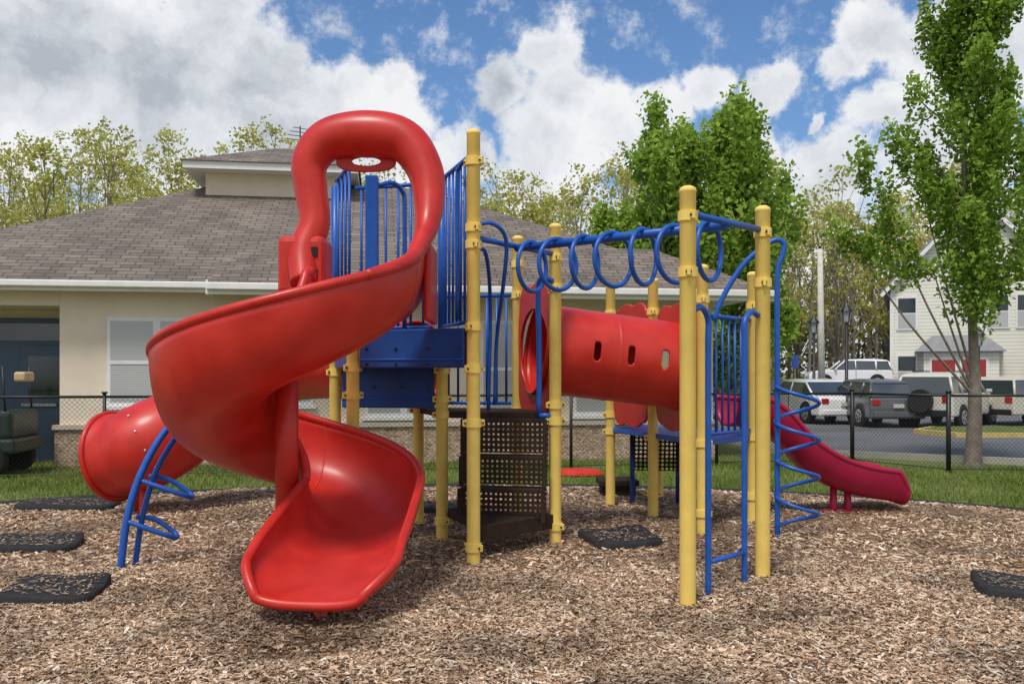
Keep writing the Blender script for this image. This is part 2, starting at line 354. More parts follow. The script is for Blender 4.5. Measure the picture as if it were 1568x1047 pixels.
def perf(name,o,U,V,w,h,cell=.045,par=tw,mt=BRN,hr=.34):
    o=np.array(o,float);U=np.array(U,float);U/=np.linalg.norm(U);V=np.array(V,float);V/=np.linalg.norm(V)
    nx=max(1,int(w/cell));ny=max(1,int(h/cell));cx=w/nx;cy=h/ny;v=[];f=[]
    for i in range(nx):
        for j in range(ny):
            b=len(v);c=((i+.5)*cx,(j+.5)*cy)
            sq=[(-.5,-.5),(0,-.5),(.5,-.5),(.5,0),(.5,.5),(0,.5),(-.5,.5),(-.5,0)]
            for s in sq: v.append(o+U*(c[0]+s[0]*cx)+V*(c[1]+s[1]*cy))
            for s in range(8):
                a=math.radians(225+45*s); v.append(o+U*(c[0]+hr*cx*math.cos(a))+V*(c[1]+hr*cx*math.sin(a)))
            for s in range(8): f.append((b+s,b+(s+1)%8,b+8+(s+1)%8,b+8+s))
    return mesh(name,v,f,mt,par)
st0=Vector((-.46,8.30)); st1=Vector((.30,8.16)); dU=(st1-st0); wS=dU.length; dn=Vector((-dU.y,dU.x)).normalized()
for k,(z0,z1,off) in enumerate(((.86,1.17,0),(.58,.83,-.06),(.28,.54,-.12))):
    o=st0+dn*off
    perf('stair_riser',(o.x,o.y,z0),(dU.x,dU.y,0),(0,0,1),wS,z1-z0-.02,hr=.25)
    p0=o+dn*-.0; p1=o+dU; bk=dn*.22
    prism('stair_tread',[p0,p1,p1+bk,p0+bk],z1-.025,z1+.005,BRN,tw,.006)
    for t in (0,1):
        c=o+dU*t; perf('stair_side',(c.x,c.y,z0-.03),(dn.x,dn.y,0),(0,0,1),.24,z1-z0+.02,hr=.25)
        box('stair_edge',(-.02,-.015,z0-.03),(.02,.015,z1),BRN,tw,0,(c.x,c.y-.002,0),0)
prism('far_deck',[Lp,M,N_,Q,J,K],.89,.95,BLUE,tw,.01)
bars(Lp,M,1.0,2.15,7)
def scallop(name,c,U,hw,hh,hole,mt,th=.035,par=None,bump=1,holez=None,pw=5):
    c=np.array(c,float);U=np.array([U[0],U[1],0.]);U/=np.linalg.norm(U);W=np.array([0,0,1.]);Nn=np.cross(U,W);n=96;v=[];f=[]
    hz_=holez or hole
    for s in (-1,1):
        for i in range(n):
            a=2*math.pi*i/n; ca,sa=math.cos(a),math.sin(a)
            k=(abs(ca)**pw+abs(sa)**pw)**(-1/pw); k*=1+.056*abs(math.sin(a*4+.78))*bump
            v.append(c+U*hw*k*ca+W*hh*k*sa+Nn*th/2*s)
        for i in range(n):
            a=2*math.pi*i/n; v.append(c+U*hole*math.cos(a)+W*hz_*math.sin(a)+Nn*th/2*s)
    for i in range(n):
        j=(i+1)%n
        f+= [(i,j,n+j,n+i),(2*n+j,2*n+i,3*n+i,3*n+j),(j,i,2*n+i,2*n+j),(n+i,n+j,3*n+j,3*n+i)]
    o=mesh(name,v,f,mt,par); b=o.modifiers.new('b','BEVEL'); b.width=.008; b.segments=2; b.limit_method='ANGLE'; return o
crawl=empty('crawl_tunnel')
axL=np.array([.225,8.755,1.84]);axR=np.array([1.675,9.08,1.67])
for c,P,Qp in ((axL,B,I),(axR,Lp,K)):
    scallop('tunnel_panel',(c[0],c[1],c[2]-.02),(Qp[0]-P[0],Qp[1]-P[1]),.43,.62,.40,RED,par=crawl)
scallop('side_panel',((J[0]+K[0])/2,(J[1]+K[1])/2,1.68),(K[0]-J[0],K[1]-J[1]),.43,.66,.16,RED,par=crawl)
scallop('side_panel',((J[0]+Q[0])/2,(J[1]+Q[1])/2,1.68),(Q[0]-J[0],Q[1]-J[1]),.40,.66,.12,RED,par=crawl)
def shell(name,path,rad,par,mt=RED,n=36,th=.02,drop=None):
    v,f=sweep(path,rad,n,False,False)
    if drop: f=[q for q in f if not drop(sum(np.array(v[i]) for i in q)/4)]
    o=mesh(name,v,f,mt,par,True)
    s=o.modifiers.new('s','SOLIDIFY'); s.thickness=th; return o
T=[axL+(axR-axL)*t for t in np.linspace(0,1,150)]
rr=[.435 + (.02 if t<.03 or t>.97 else 0)+ (.006 if .49<t<.505 else 0) for t in np.linspace(0,1,150)]
ax=(axR-axL)/np.linalg.norm(axR-axL); side=np.cross(ax,[0,0,1]); side=side/np.linalg.norm(side)
def inslot(c):
    if np.dot(c-axL,side)<.2: return False
    for t in (.34,.57,.80):
        k=axL+(axR-axL)*t+np.array([0,0,.02]); x=np.dot(c-k,ax); z=c[2]-k[2]-x*ax[2]
        dz=max(0,abs(z)-.055)
        if x*x+dz*dz<.036**2: return True
    return False
tun=shell('tunnel_tube',T,rr,crawl,n=150,drop=inslot)
# ------------------------------------------------------------------ overhead ladder
ov=empty('overhead_ring_ladder')
post(C,2.87,(2.28,2.66),ov); post(Dp,2.87,(2.28,2.66),ov)
m1=np.array([.04,7.83,2.69]);m2=np.array([1.55,6.43,2.66])
rail(m1,m2,.035,BLUE,ov,12,'beam'); rail((*A,2.72),(*B,2.69),.024,BLUE,ov,10); rail((*C,2.68),(*Dp,2.68),.024,BLUE,ov,10)
bd=(m2-m1)/np.linalg.norm(m2-m1); sdv=np.array([bd[1],-bd[0],0])
for i in range(7):
    t=.09+.84*i/6; c=m1+(m2-m1)*t+np.array([0,0,-.175]); a0=-.12 if i%2 else .12
    uu=sdv*math.cos(a0)+bd*math.sin(a0)
    pts=[c+.215*(uu*math.cos(a)+np.array([0,0,1])*math.sin(a)) for a in np.linspace(0,2*math.pi,36,endpoint=False)]
    tube('ring',pts,.0195,BLUE,ov,10,1,False,True)
e1=np.array([1.375,6.25]);e2=np.array([1.72,6.60])
tube('upright',[(C[0]+.05,C[1]+.05,2.03),(C[0]+.12,C[1]+.12,2.05),(e1[0],e1[1],1.97),(e1[0],e1[1],1.8),(e1[0],e1[1],1.2),(e1[0],e1[1],-.1)],.022,BLUE,ov,10)
tube('upright',[(Dp[0]-.05,Dp[1]-.05,2.03),(Dp[0]-.12,Dp[1]-.12,2.05),(e2[0],e2[1],1.97),(e2[0],e2[1],1.8),(e2[0],e2[1],1.2),(e2[0],e2[1],-.1)],.022,BLUE,ov,10)
rail((e1[0],e1[1],.27),(e2[0],e2[1],.27),.018,BLUE,ov,10,'rung')
cc=empty('coil_climber')
px,py=2.55,8.57
tube('pole',[(1.95,8.62,2.1),(2.05,8.62,2.35),(2.25,8.6,2.66),(2.5,8.58,2.86),(2.61,8.57,2.84),(2.6,8.57,2.72),(px,py,2.5),(px,py,1.5),(px,py,-.1)],.026,BLUE,cc,10)
pts=[]
for i in range(0,150):
    a=-i/150*2*math.pi*4.1+2.6; pts.append((px+.19+.2*math.cos(a),py+.2*math.sin(a),.08+i/150*1.45))
tube('coil',pts,.019,BLUE,cc,8,1,False)
ac=empty('loop_arch_climber')
sp=[(-3.16,7.17,-.1),(-3.10,7.2,.45),(-3.0,7.3,.85),(-2.82,7.45,1.2),(-2.5,7.7,1.55),(-2.1,7.95,1.82),(-1.7,8.15,1.93)]
tube('spine',sp,.03,BLUE,ac)
for (x,y,z,w) in ((-3.10,7.19,.40,.33),(-3.03,7.27,.72,.36),(-2.85,7.42,1.13,.40)):
    tube('loop_step',[(x,y,z),(x+w*.45,y+.02,z-.06),(x+w*.9,y+.08,z-.13),(x+w,y+.16,z-.16),(x+w*.9,y+.24,z-.14),(x+w*.45,y+.2,z-.02),(x+.02,y+.12,z+.02)],.021,BLUE,ac)
tube('brace',[(-3.1,7.3,-.1),(-3.04,7.33,.4),(-2.95,7.42,.8),(-2.79,7.55,1.14)],.024,BLUE,ac)
# ------------------------------------------------------------------ spiral slide
sp=empty('spiral_slide')
cxs,cys=-1.69,6.70
def lerp_tab(tab,x):
    xs=[t[0] for t in tab]; return [float(np.interp(x,xs,[t[k] for t in tab])) for k in range(1,len(tab[0]))]
tab=[(-1,2.0,2.42,2.62),(-.4,2.0,2.42,2.6),(0,1.94,2.35,2.47),(1,1.46,1.95,2.03),(2,.98,1.55,1.66),(2.5,.78,1.34,1.44),(3,.65,1.12,1.19),(3.6,.45,.92,.95),(4,.34,.80,.76),(4.5,.25,.60,.56),(4.85,.20,.42,.42),(5,.165,.23,.24)]
ST=[]
for s in np.linspace(-1,0,14,endpoint=False): ST.append((s,(-1.54+.02*s,cys-s*.72),(-.69,cys-s*.72)))
for s in np.linspace(0,4,110,endpoint=False):
    a=-s*math.pi/2; ri=.14; ro=1.0-.055*math.exp(-((s-2.0)/.8)**2)
    ST.append((s,(cxs+ri*math.cos(a),cys+ri*math.sin(a)),(cxs+ro*math.cos(a),cys+ro*math.sin(a))))
for s in np.linspace(4,5,34):
    t=s-4; xi=-1.55-.19*t**1.2; yi=cys-1.17*t; xo=-.69-.02*t-.04*t*t; yo=cys-1.17*t-.08*t
    e=max(0,(t-.8)/.2)
    xi+=.14*e*e; xo-=.16*e*e
    ST.append((s,(xi,yi),(xo,yo)))
ss=[q[0] for q in ST]; Z=np.array([lerp_tab(tab,s) for s in ss])
def sm(a,k=6):
    ap=np.concatenate([np.repeat(a[:1],k,0),a,np.repeat(a[-1:],k,0)]); ker=np.ones(2*k+1)/(2*k+1)
    return np.convolve(ap,ker,'valid')
Zs=np.stack([sm(Z[:,i]) for i in range(3)],1)
for i in range(len(ss)):
    if ss[i]>4.8: t=(ss[i]-4.8)/.2; Zs[i]=Zs[i]*(1-t)+Z[i]*t
NP=30; v=[];f=[];rimI=[];rimO=[]
for i,(s,pi_,po) in enumerate(ST):
    b,zi,zo=Zs[i]; pi_=np.array(pi_);po=np.array(po);mid=(pi_+po)/2;hw=(po-pi_)/2
    for j in range(NP+1):
        ph=-math.pi/2+math.pi*j/NP; sn=math.sin(ph); lat=math.copysign(abs(sn)**.76,sn); h=1-abs(math.cos(ph))**.88
        zr=zi if sn<0 else zo; p=mid+hw*lat; v.append((p[0],p[1],b+(zr-b)*h))
    rimI.append((pi_[0],pi_[1],zi)); rimO.append((po[0],po[1],zo))
n=NP+1
for i in range(len(ST)-1):
    for j in range(NP): f.append((i*n+j,i*n+j+1,(i+1)*n+j+1,(i+1)*n+j))
tr=mesh('chute',v,f,RED,sp,True); so=tr.modifiers.new('s','SOLIDIFY'); so.thickness=.03; so.offset=0
rim=rimI[8:]+[v[(len(ST)-1)*n+j] for j in range(1,NP)]+rimO[::-1]
rim=[tuple(p) for p in rim]
vv_,ff_=sweep(rim,.034,12); mesh('rolled_rim',vv_,ff_,RED,sp,True)
mesh('centre_pole',*sweep([(cxs,cys,-.1),(cxs,cys,2.15)],.085,20),RED,sp,True)
hood=[(-1.60,6.85,2.28,.10),(-1.63,6.98,2.52,.13),(-1.56,7.05,2.78,.12),(-1.60,7.1,3.05,.13),(-1.61,7.12,3.28,.145),(-1.46,7.13,3.46,.165),(-1.15,7.12,3.50,.185),(-.86,7.1,3.44,.17),(-.69,7.04,3.20,.145),(-.645,6.95,2.93,.12),(-.655,6.82,2.70,.09),(-.70,6.6,2.52,.062),(-.75,6.36,2.39,.05),(-.98,5.99,2.25,.036)]
q=cr(hood,10); vv_,ff_=sweep([p[:3] for p in q],[max(.02,p[3]) for p in q],28); mesh('hood',vv_,ff_,RED,sp,True)
scallop('hood_grab_plate',(-1.17,7.16,3.29),(1,0),.24,.085,.115,RED,.03,sp,0,.034,2.6)
box('entry_side_box',(-.20,-.09,2.20),(.17,.28,2.66),RED,sp,.05,(-1.62,6.98,0),.0)
for z in (2.36,2.53): box('slot',(-.0,-.1,z-.04),(.05,-.088,z+.04),DARK,sp,.004,(-1.55,6.978,0),0)
box('entry_wall',(-.03,-.1,2.0),(.03,.55,2.62),RED,sp,.025,(-.66,7.02,0),0)
js=min(range(len(ss)),key=lambda i:abs(ss[i]-.12))
tube('moulded_seam',[tuple(np.array(v[js*n+j])) for j in range(NP//2,NP+1)],.02,RED,sp,8,1,False)
js=min(range(len(ss)),key=lambda i:abs(ss[i]-3.05))
tube('moulded_seam',[tuple(np.array(v[js*n+j])) for j in range(0,NP+1)],.019,RED,sp,8,1,False)
for (x,y) in ((-1.22,5.7),(-1.38,5.85)): mesh('foot',*sweep([(x,y,-.15),(x,y,.2)],.045,14),RED,sp,True)
mesh('foot_plate',*sweep([(-1.22,5.72,.13),(-1.22,5.72,.19)],.16,18),RED,sp,True)
# ------------------------------------------------------------------ tube slide
ts=empty('tube_slide')
pth=[(-.95,8.95,1.70,.42),(-1.5,9.5,1.72,.42),(-2.1,10.3,1.72,.42),(-2.75,11.0,1.66,.42),(-3.3,11.1,1.52,.42),(-3.62,10.7,1.24,.43),(-3.82,10.28,.97,.465),(-4.10,10.06,.78,.485),(-4.36,10.10,.68,.455),(-4.52,10.15,.65,.49)]
q=cr(pth,10); rad=[p[3] for p in q]
for i in (72,73): rad[i]+=.012
shell('tube_body',[p[:3] for p in q],rad,ts,RED,40,.025)
vE,fE=sweep([q[-2][:3],q[-1][:3]],rad[-1],36,False,False)
tube('mouth_lip',vE[36:],.032,RED,ts,10,1,False,True)
for x,y in ((-4.1,9.9),(-4.3,10.25)): mesh('foot',*sweep([(x,y,-.15),(x,y,.4)],.04,12),RED,ts,True)
vB,_=sweep([p[:3] for p in q],[r_+.012 for r_ in rad],40,False,False)
for j in range(0,40,3):
    c=vB[70*40+j]; d=(c-q[70][:3]); d/=np.linalg.norm(d)
    mesh('seam_bolt',*sweep([c-d*.01,c+d*.006],.010,8),WHT,ts)
# ------------------------------------------------------------------ wave slide (magenta)
ws=empty('wave_slide')
cp=[(2.38,9.90,1.02),(2.7,9.96,.98),(3.0,10.02,.80),(3.3,10.06,.50),(3.6,10.1,.32),(3.92,10.12,.22),(4.22,10.12,.17),(4.38,10.12,.14)]
q=cr(cp,8); v=[];f=[];ri=[];ro=[]
for i,p in enumerate(q):
    t=i/(len(q)-1); d=q[min(i+1,len(q)-1)]-q[max(i-1,0)]; nn_=np.array([-d[1],d[0],0]); nn_/=np.linalg.norm(nn_)
    hh=.30 if t<.15 else .34; hh*= (1 if t<.9 else 1-.55*(t-.9)/.1); hw=.30*(1 if t<.9 else 1-.15*((t-.9)/.1)**2)
    for j in range(25):
        ph=-math.pi/2+math.pi*j/24; sn=math.sin(ph); lat=math.copysign(abs(sn)**.7,sn); h=1-abs(math.cos(ph))**.9
        v.append(p+nn_*hw*lat+np.array([0,0,hh*h]))
    ri.append(tuple(p-nn_*hw+np.array([0,0,hh]))); ro.append(tuple(p+nn_*hw+np.array([0,0,hh])))
for i in range(len(q)-1):
    for j in range(24): f.append((i*25+j,i*25+j+1,(i+1)*25+j+1,(i+1)*25+j))
o=mesh('chute',v,f,PINK,ws,True); s=o.modifiers.new('s','SOLIDIFY'); s.thickness=.03; s.offset=0
rim=ri+[tuple(v[(len(q)-1)*25+j]) for j in range(1,24)]+ro[::-1]
mesh('rolled_rim',*sweep(rim,.032,10),PINK,ws,True)
for x in (3.62,3.78): mesh('foot',*sweep([(x,10.05,-.1),(x,10.05,.3)],.04,12),PINK,ws,True)
mesh('foot_plate',*sweep([(3.5,10.05,.03),(3.95,10.05,.03)],.035,10),PINK,ws,True)
fs=empty('perforated_steps')
perf('riser',(1.42,10.75,.42),(1,-.1,0),(0,-.1,1),.62,.5,.05,fs); prism('tread',[(1.4,10.5),(2.05,10.45),(2.08,10.8),(1.42,10.85)],.86,.885,BRN,fs)
for x in (1.45,2.0): mesh('leg',*sweep([(x,10.75,-.1),(x,10.75,.86)],.03,10),DBLUE,fs,True)
prism('lower_tread',[(1.1,11.2),(1.6,11.2),(1.6,11.7),(1.1,11.7)],.17,.24,BRN,fs,.01); prism('lower_base',[(1.14,11.25),(1.56,11.25),(1.56,11.65),(1.14,11.65)],-.04,.17,BRN,fs)
# ------------------------------------------------------------------ mats
MATM=mat('mat_rubber',(.010,.011,.013),.8,vscale=16,bump=.8,bscale=60,col2=(.03,.029,.028))
MV=[];MA=[]
def rmat(x,y,w,d,rot,seed):
    r=random.Random(seed); P=[];n=28
    for i in range(n):
        a=2*math.pi*i/n; ca,sa=math.cos(a),math.sin(a); k=(abs(ca)**7+abs(sa)**7)**(-1/7)*(1+r.uniform(-.015,.015))
        P.append((w/2*k*ca,d/2*k*sa))
    v=[];rings=[(1,-.03),(1,.04),(.96,.055),(.6,.05),(.2,.045)]
    c,s=math.cos(rot),math.sin(rot)
    for m,z in rings:
        for i,p in enumerate(P):
            X,Y=p[0]*m,p[1]*m; zz=z+(.04*max(0,X/w*2)*max(0,Y/d*2)+.02*max(0,-X/w*2) if z>0 else 0)
            gx,gy=x+X*c-Y*s,y+X*s+Y*c; v.append((gx,gy,float(hgt(np.float64(gx),np.float64(gy)))+zz))
    f=[(k*n+i,k*n+(i+1)%n,(k+1)*n+(i+1)%n,(k+1)*n+i) for k in range(4) for i in range(n)]+[tuple(4*n+i for i in range(n))]
    mesh('rubber_mat',v,f,MATM,None,True)
    rs=np.random.RandomState(seed+50); m=240
    lx=rs.uniform(-.44,.44,m)*w; ly=rs.uniform(-.44,.44,m)*d; a=rs.uniform(0,6.28,m); l=rs.uniform(.006,.018,m)
    gx=x+lx*c-ly*s; gy=y+lx*s+ly*c
    z=hgt(gx,gy)+.062+.004+.04*np.maximum(0,lx/w*2)*np.maximum(0,ly/d*2)+.02*np.maximum(0,-lx/w*2)
    dx=np.stack([np.cos(a)*l,np.sin(a)*l,0*a],1); dy=np.stack([-np.sin(a)*l*.3,np.cos(a)*l*.3,0*a],1); c_=np.stack([gx,gy,z],1)
    MV.append(np.stack([c_-dx-dy,c_+dx-dy,c_+dx+dy,c_-dx+dy],1).reshape(-1,3)); MA.append(rs.uniform(.2,.9,m))
for i,(x,y,w_,d_,r_) in enumerate([(-3.27,6.42,.62,.62,.15),(-4.35,8.15,.75,.7,.3),(-5.25,10.6,1.05,.8,.2),(1.0,8.3,.66,.66,.25),(3.72,6.42,.72,.62,-.35),(-.75,10.3,.6,.5,.1)]): rmat(x,y,w_,d_,r_,i)
fastquads('loose_wood_chips',np.concatenate(MV),CH,np.concatenate(MA))
sl=empty('red_plastic_sled'); 
v=[];f=[];n=24
for r_,z in ((.02,.10),(.5,.10),(.85,.07),(1,.0),(1.03,.02)):
    for i in range(n): a=6.2832*i/n; v.append((1.05+.45*r_*math.cos(a),14.3+.28*r_*math.sin(a),-.04+z))
f=[(k*n+i,k*n+(i+1)%n,(k+1)*n+(i+1)%n,(k+1)*n+i) for k in range(4) for i in range(n)]
mesh('shell',v,f,RED,sl,True)
# ------------------------------------------------------------------ fence
fe=empty('chain_link_fence')
FP=[(-12,13.2),(-9,13.6),(-6.35,13.9),(-4,14.2),(-1.5,14.6),(1,15.1),(3.6,15.7),(6.18,16.2),(7.13,14.57),(9.5,14.5),(12,14.45),(14.5,14.4)]
wv=[];wf=[]
for i in range(len(FP)):
    p=FP[i]; mesh('fence_post',*sweep([(*p,-.1),(*p,1.27)],.038 if i in(7,8) else .027,10),BLK,fe,True)
    mesh('post_cap',*sweep([(*p,1.27),(*p,1.30)],.045,10),BLK,fe,True)
    if i<len(FP)-1:
        q=FP[i+1]; mesh('top_rail',*sweep([(*p,1.22),(*q,1.22)],.021,8),BLK,fe,True); mesh('bottom_wire',*sweep([(*p,.02),(*q,.02)],.006,4),BLK,fe)
        Ld=math.hypot(q[0]-p[0],q[1]-p[1]); H_=1.18; st=.075; nk=int((Ld+H_)/st)
        for k in range(nk):
            s0=k*st-H_
            for sg in (0,1):
                a0,a1_=max(0,s0),min(Ld,s0+H_)
                if a1_-a0<.02: continue
                z0=a0-s0;z1=a1_-s0
                if sg: z0,z1=H_-z0,H_-z1
                pts=[(p[0]+(q[0]-p[0])*a/Ld,p[1]+(q[1]-p[1])*a/Ld,z+.02) for a,z in((a0,z0),(a1_,z1))]
                vv_,ff_=sweep(pts,.0026,3,False,False); b=len(wv); wv+=vv_; wf+=[tuple(x+b for x in t) for t in ff_]
mesh('mesh_wire',wv,wf,BLK,fe)
# ------------------------------------------------------------------ community building
STUC=mat('stucco',(.84,.72,.58),.9,.05,3,.3,200)
def brickmat(name,c1,c2,mortar,sx,sz,bw,rh,ms,zs=1,mottle=.3):
    m=bpy.data.materials.new(name); m.use_nodes=True; nt=m.node_tree; b=nt.nodes['Principled BSDF']; b.inputs['Roughness'].default_value=.9; b.inputs['Specular IOR Level'].default_value=.2
    tc=nt.nodes.new('ShaderNodeTexCoord'); s=nt.nodes.new('ShaderNodeSeparateXYZ'); cb=nt.nodes.new('ShaderNodeCombineXYZ')
    nt.links.new(tc.outputs['Object'],s.inputs[0])
    ad=nt.nodes.new('ShaderNodeMath'); ad.operation='ADD'; nt.links.new(s.outputs['X'],ad.inputs[0]); nt.links.new(s.outputs['Y'],ad.inputs[1]) 
    nt.links.new(s.outputs['X'] if zs>1 else ad.outputs[0],cb.inputs['X'])
    mz=nt.nodes.new('ShaderNodeMath'); mz.operation='MULTIPLY'; mz.inputs[1].default_value=zs; nt.links.new(s.outputs['Z'],mz.inputs[0]); nt.links.new(mz.outputs[0],cb.inputs['Y'])
    br=nt.nodes.new('ShaderNodeTexBrick'); br.inputs['Scale'].default_value=1; br.inputs['Brick Width'].default_value=bw; br.inputs['Row Height'].default_value=rh; br.inputs['Mortar Size'].default_value=ms
    br.inputs['Color1'].default_value=(*c1,1); br.inputs['Color2'].default_value=(*c2,1); br.inputs['Mortar'].default_value=(*mortar,1); br.offset=.37
    nt.links.new(cb.outputs[0],br.inputs['Vector'])
    n=nt.nodes.new('ShaderNodeTexNoise'); n.inputs['Scale'].default_value=1.3; n.inputs['Detail'].default_value=9; nt.links.new(tc.outputs['Object'],n.inputs['Vector'])
    mr=nt.nodes.new('ShaderNodeMapRange'); mr.inputs['From Min'].default_value=.25; mr.inputs['From Max'].default_value=.75; mr.inputs['To Min'].default_value=1-mottle; mr.inputs['To Max'].default_value=1+mottle; nt.links.new(n.outputs['Fac'],mr.inputs['Value'])
    v=nt.nodes.new('ShaderNodeVectorMath'); v.operation='SCALE'; nt.links.new(br.outputs['Color'],v.inputs[0]); nt.links.new(mr.outputs[0],v.inputs['Scale']); nt.links.new(v.outputs[0],b.inputs['Base Color'])
    bp=nt.nodes.new('ShaderNodeBump'); bp.inputs['Strength'].default_value=.6; bp.inputs['Distance'].default_value=.02; bp.invert=True; nt.links.new(br.outputs['Fac'],bp.inputs['Height']); nt.links.new(bp.outputs['Normal'],b.inputs['Normal'])
    return m
ROOF=brickmat('shingles',(.25,.205,.17),(.165,.137,.118),(.095,.08,.07),1,1,.33,.15,.012,2.05,.25)
SID=brickmat('siding',(.84,.82,.72),(.84,.82,.72),(.52,.50,.44),1,1,60,.17,.012,1,.05)
STONE=bpy.data.materials.new('stone_veneer'); STONE.use_nodes=True; n_=STONE.node_tree; b_=n_.nodes['Principled BSDF']; b_.inputs['Roughness'].default_value=.9
t_=n_.nodes.new('ShaderNodeTexCoord'); mp_=n_.nodes.new('ShaderNodeMapping'); mp_.inputs['Scale'].default_value=(3.2,3.2,8.0); n_.links.new(t_.outputs['Object'],mp_.inputs['Vector'])
vo=n_.nodes.new('ShaderNodeTexVoronoi'); n_.links.new(mp_.outputs[0],vo.inputs['Vector']); vo.inputs['Randomness'].default_value=.75
ve=n_.nodes.new('ShaderNodeTexVoronoi'); ve.feature='DISTANCE_TO_EDGE'; n_.links.new(mp_.outputs[0],ve.inputs['Vector']); ve.inputs['Randomness'].default_value=.75
sx=n_.nodes.new('ShaderNodeSeparateColor'); n_.links.new(vo.outputs['Color'],sx.inputs[0])
rp=n_.nodes.new('ShaderNodeValToRGB'); E=rp.color_ramp.elements; E[0].color=(.20,.13,.09,1);E[1].color=(.74,.58,.43,1)
for p,c in ((.3,(.55,.32,.18)),(.5,(.68,.52,.37)),(.75,(.38,.28,.20))): q=E.new(p); q.color=(*c,1)
n_.links.new(sx.outputs[0],rp.inputs['Fac']); ms_=n_.nodes.new('ShaderNodeMath'); ms_.operation='LESS_THAN'; ms_.inputs[1].default_value=.05; n_.links.new(ve.outputs['Distance'],ms_.inputs[0])
mx_=n_.nodes.new('ShaderNodeMix'); mx_.data_type='RGBA'; n_.links.new(ms_.outputs[0],mx_.inputs[0]); n_.links.new(rp.outputs['Color'],mx_.inputs[6]); mx_.inputs[7].default_value=(.32,.27,.21,1); n_.links.new(mx_.outputs[2],b_.inputs['Base Color'])
bl=empty('community_building',(-8.5,15.25,0),math.atan(.152))
def bbox(name,a,b_,m,bev=0): return box(name,a,b_,m,bl,bev)
xs1=.72
bbox('wall',(xs1,0,-.1),(12.5,9,3.05),STUC)
bbox('recess_wall',(-4,1.3,-.1),(xs1-.01,9,3.05),STUC)
bbox('lintel',(-4,-.0,2.75),(xs1-.004,1.29,3.05),STUC)
bbox('stone_base',(xs1-.06,-.07,-.1),(12.56,-.003,.62),STONE); bbox('stone_cap',(xs1-.09,-.11,.62),(12.6,-.003,.70),mat('stone_cap',(.60,.52,.44),.9,.1,5))
bbox('stone_base_return',(xs1-.06,.0,-.1),(xs1-.012,1.28,.62),STONE)
DOORM=mat('door_paint',(.07,.115,.185),.5,.1,4)
bbox('door_frame',(-.95,1.2,-.05),(.62,1.29,2.6),DOORM); bbox('door_leaf',(-.35,1.16,-.05),(.5,1.195,2.1),DOORM,.008); bbox('door_glass',(-.2,1.148,1.15),(.35,1.158,1.9),GLS)
bbox('transom_glass',(-.8,1.17,2.18),(.5,1.19,2.5),GLS); bbox('door_push_bar',(-.3,1.1,.98),(.3,1.15,1.03),mat('steel',(.5,.5,.5),.3,metal=1))
BLINDS=bpy.data.materials.new('blinds'); BLINDS.use_nodes=True; n_=BLINDS.node_tree; b_=n_.nodes['Principled BSDF']; b_.inputs['Roughness'].default_value=.12; b_.inputs['Specular IOR Level'].default_value=.8
t_=n_.nodes.new('ShaderNodeTexCoord'); sz_=n_.nodes.new('ShaderNodeSeparateXYZ'); n_.links.new(t_.outputs['Object'],sz_.inputs[0])
pp=n_.nodes.new('ShaderNodeMath'); pp.operation='PINGPONG'; pp.inputs[1].default_value=.02; n_.links.new(sz_.outputs['Z'],pp.inputs[0])
r_=n_.nodes.new('ShaderNodeMapRange'); r_.inputs['From Max'].default_value=.02; r_.inputs['To Min'].default_value=.42; r_.inputs['To Max'].default_value=.55; n_.links.new(pp.outputs[0],r_.inputs['Value'])
cb_=n_.nodes.new('ShaderNodeCombineColor'); [n_.links.new(r_.outputs[0],cb_.inputs[i]) for i in range(3)]; n_.links.new(cb_.outputs[0],b_.inputs['Base Color'])
def window(x0,x1,z0,z1,n):
    bbox('window_frame',(x0,-.05,z0),(x1,-.003,z1),WHT,.006)
    wd=(x1-x0)/n
    for i in range(n):
        a=x0+i*wd+.06; b=x0+(i+1)*wd-.06; zm=(z0+z1)/2-.02
        bbox('window_blind',(a,-.054,zm+.03),(b,-.0515,z1-.07),BLINDS); bbox('window_blind',(a,-.054,z0+.07),(b,-.0515,zm-.03),BLINDS)
        bbox('meeting_rail',(a,-.065,zm-.03),(b,-.0545,zm+.03),WHT,.004)
    bbox('window_sill',(x0-.05,-.1,z0-.07),(x1+.05,-.003,z0-.001),WHT,.008)
window(1.5,3.15,1.02,2.56,2); window(3.6,5.0,1.02,2.56,2); window(5.9,7.3,.80,2.56,2); window(8.0,9.3,.80,2.56,2); window(9.75,11.0,.80,2.56,1)
def roofmesh(name,v,f,m): return mesh(name,v,f,m,bl)
ez=3.12; rz=6.1
v=[(-3.6,-.45,ez),(13.2,-.45,ez),(13.2,11.6,ez),(-3.6,11.6,ez),(2.6,5.6,rz),(7.2,5.6,rz)]
roofmesh('roof',v,[(0,1,5,4),(1,2,5),(2,3,4,5),(3,0,4)],ROOF)
bbox('soffit',(-3.55,-.40,3.055),(13.15,11.5,3.075),WHT)
bbox('fascia',(-3.6,-.46,2.97),(3.3,-.42,3.12),WHT); bbox('fascia_end',(13.16,-.46,2.97),(13.2,11.6,3.12),WHT)
bbox('gutter',(-3.6,-.56,3.03),(3.3,-.462,3.14),WHT,.02)
roofmesh('bay_roof',[(3.35,-.95,ez-.03),(13.3,-.95,ez-.03),(11.6,.95,ez+.95),(5.2,.95,ez+.95)],[(0,1,2,3)],ROOF)
roofmesh('bay_hip',[(3.35,-.95,ez-.03),(5.2,.95,ez+.95),(3.35,.4,ez+.5)],[(0,1,2)],ROOF)
bbox('bay_fascia',(3.35,-.97,2.90),(13.3,-.92,3.08),WHT); bbox('bay_gutter',(3.33,-1.07,2.97),(13.32,-.972,3.09),WHT,.02); bbox('bay_soffit',(3.36,-.915,2.94),(13.28,-.47,2.965),WHT)
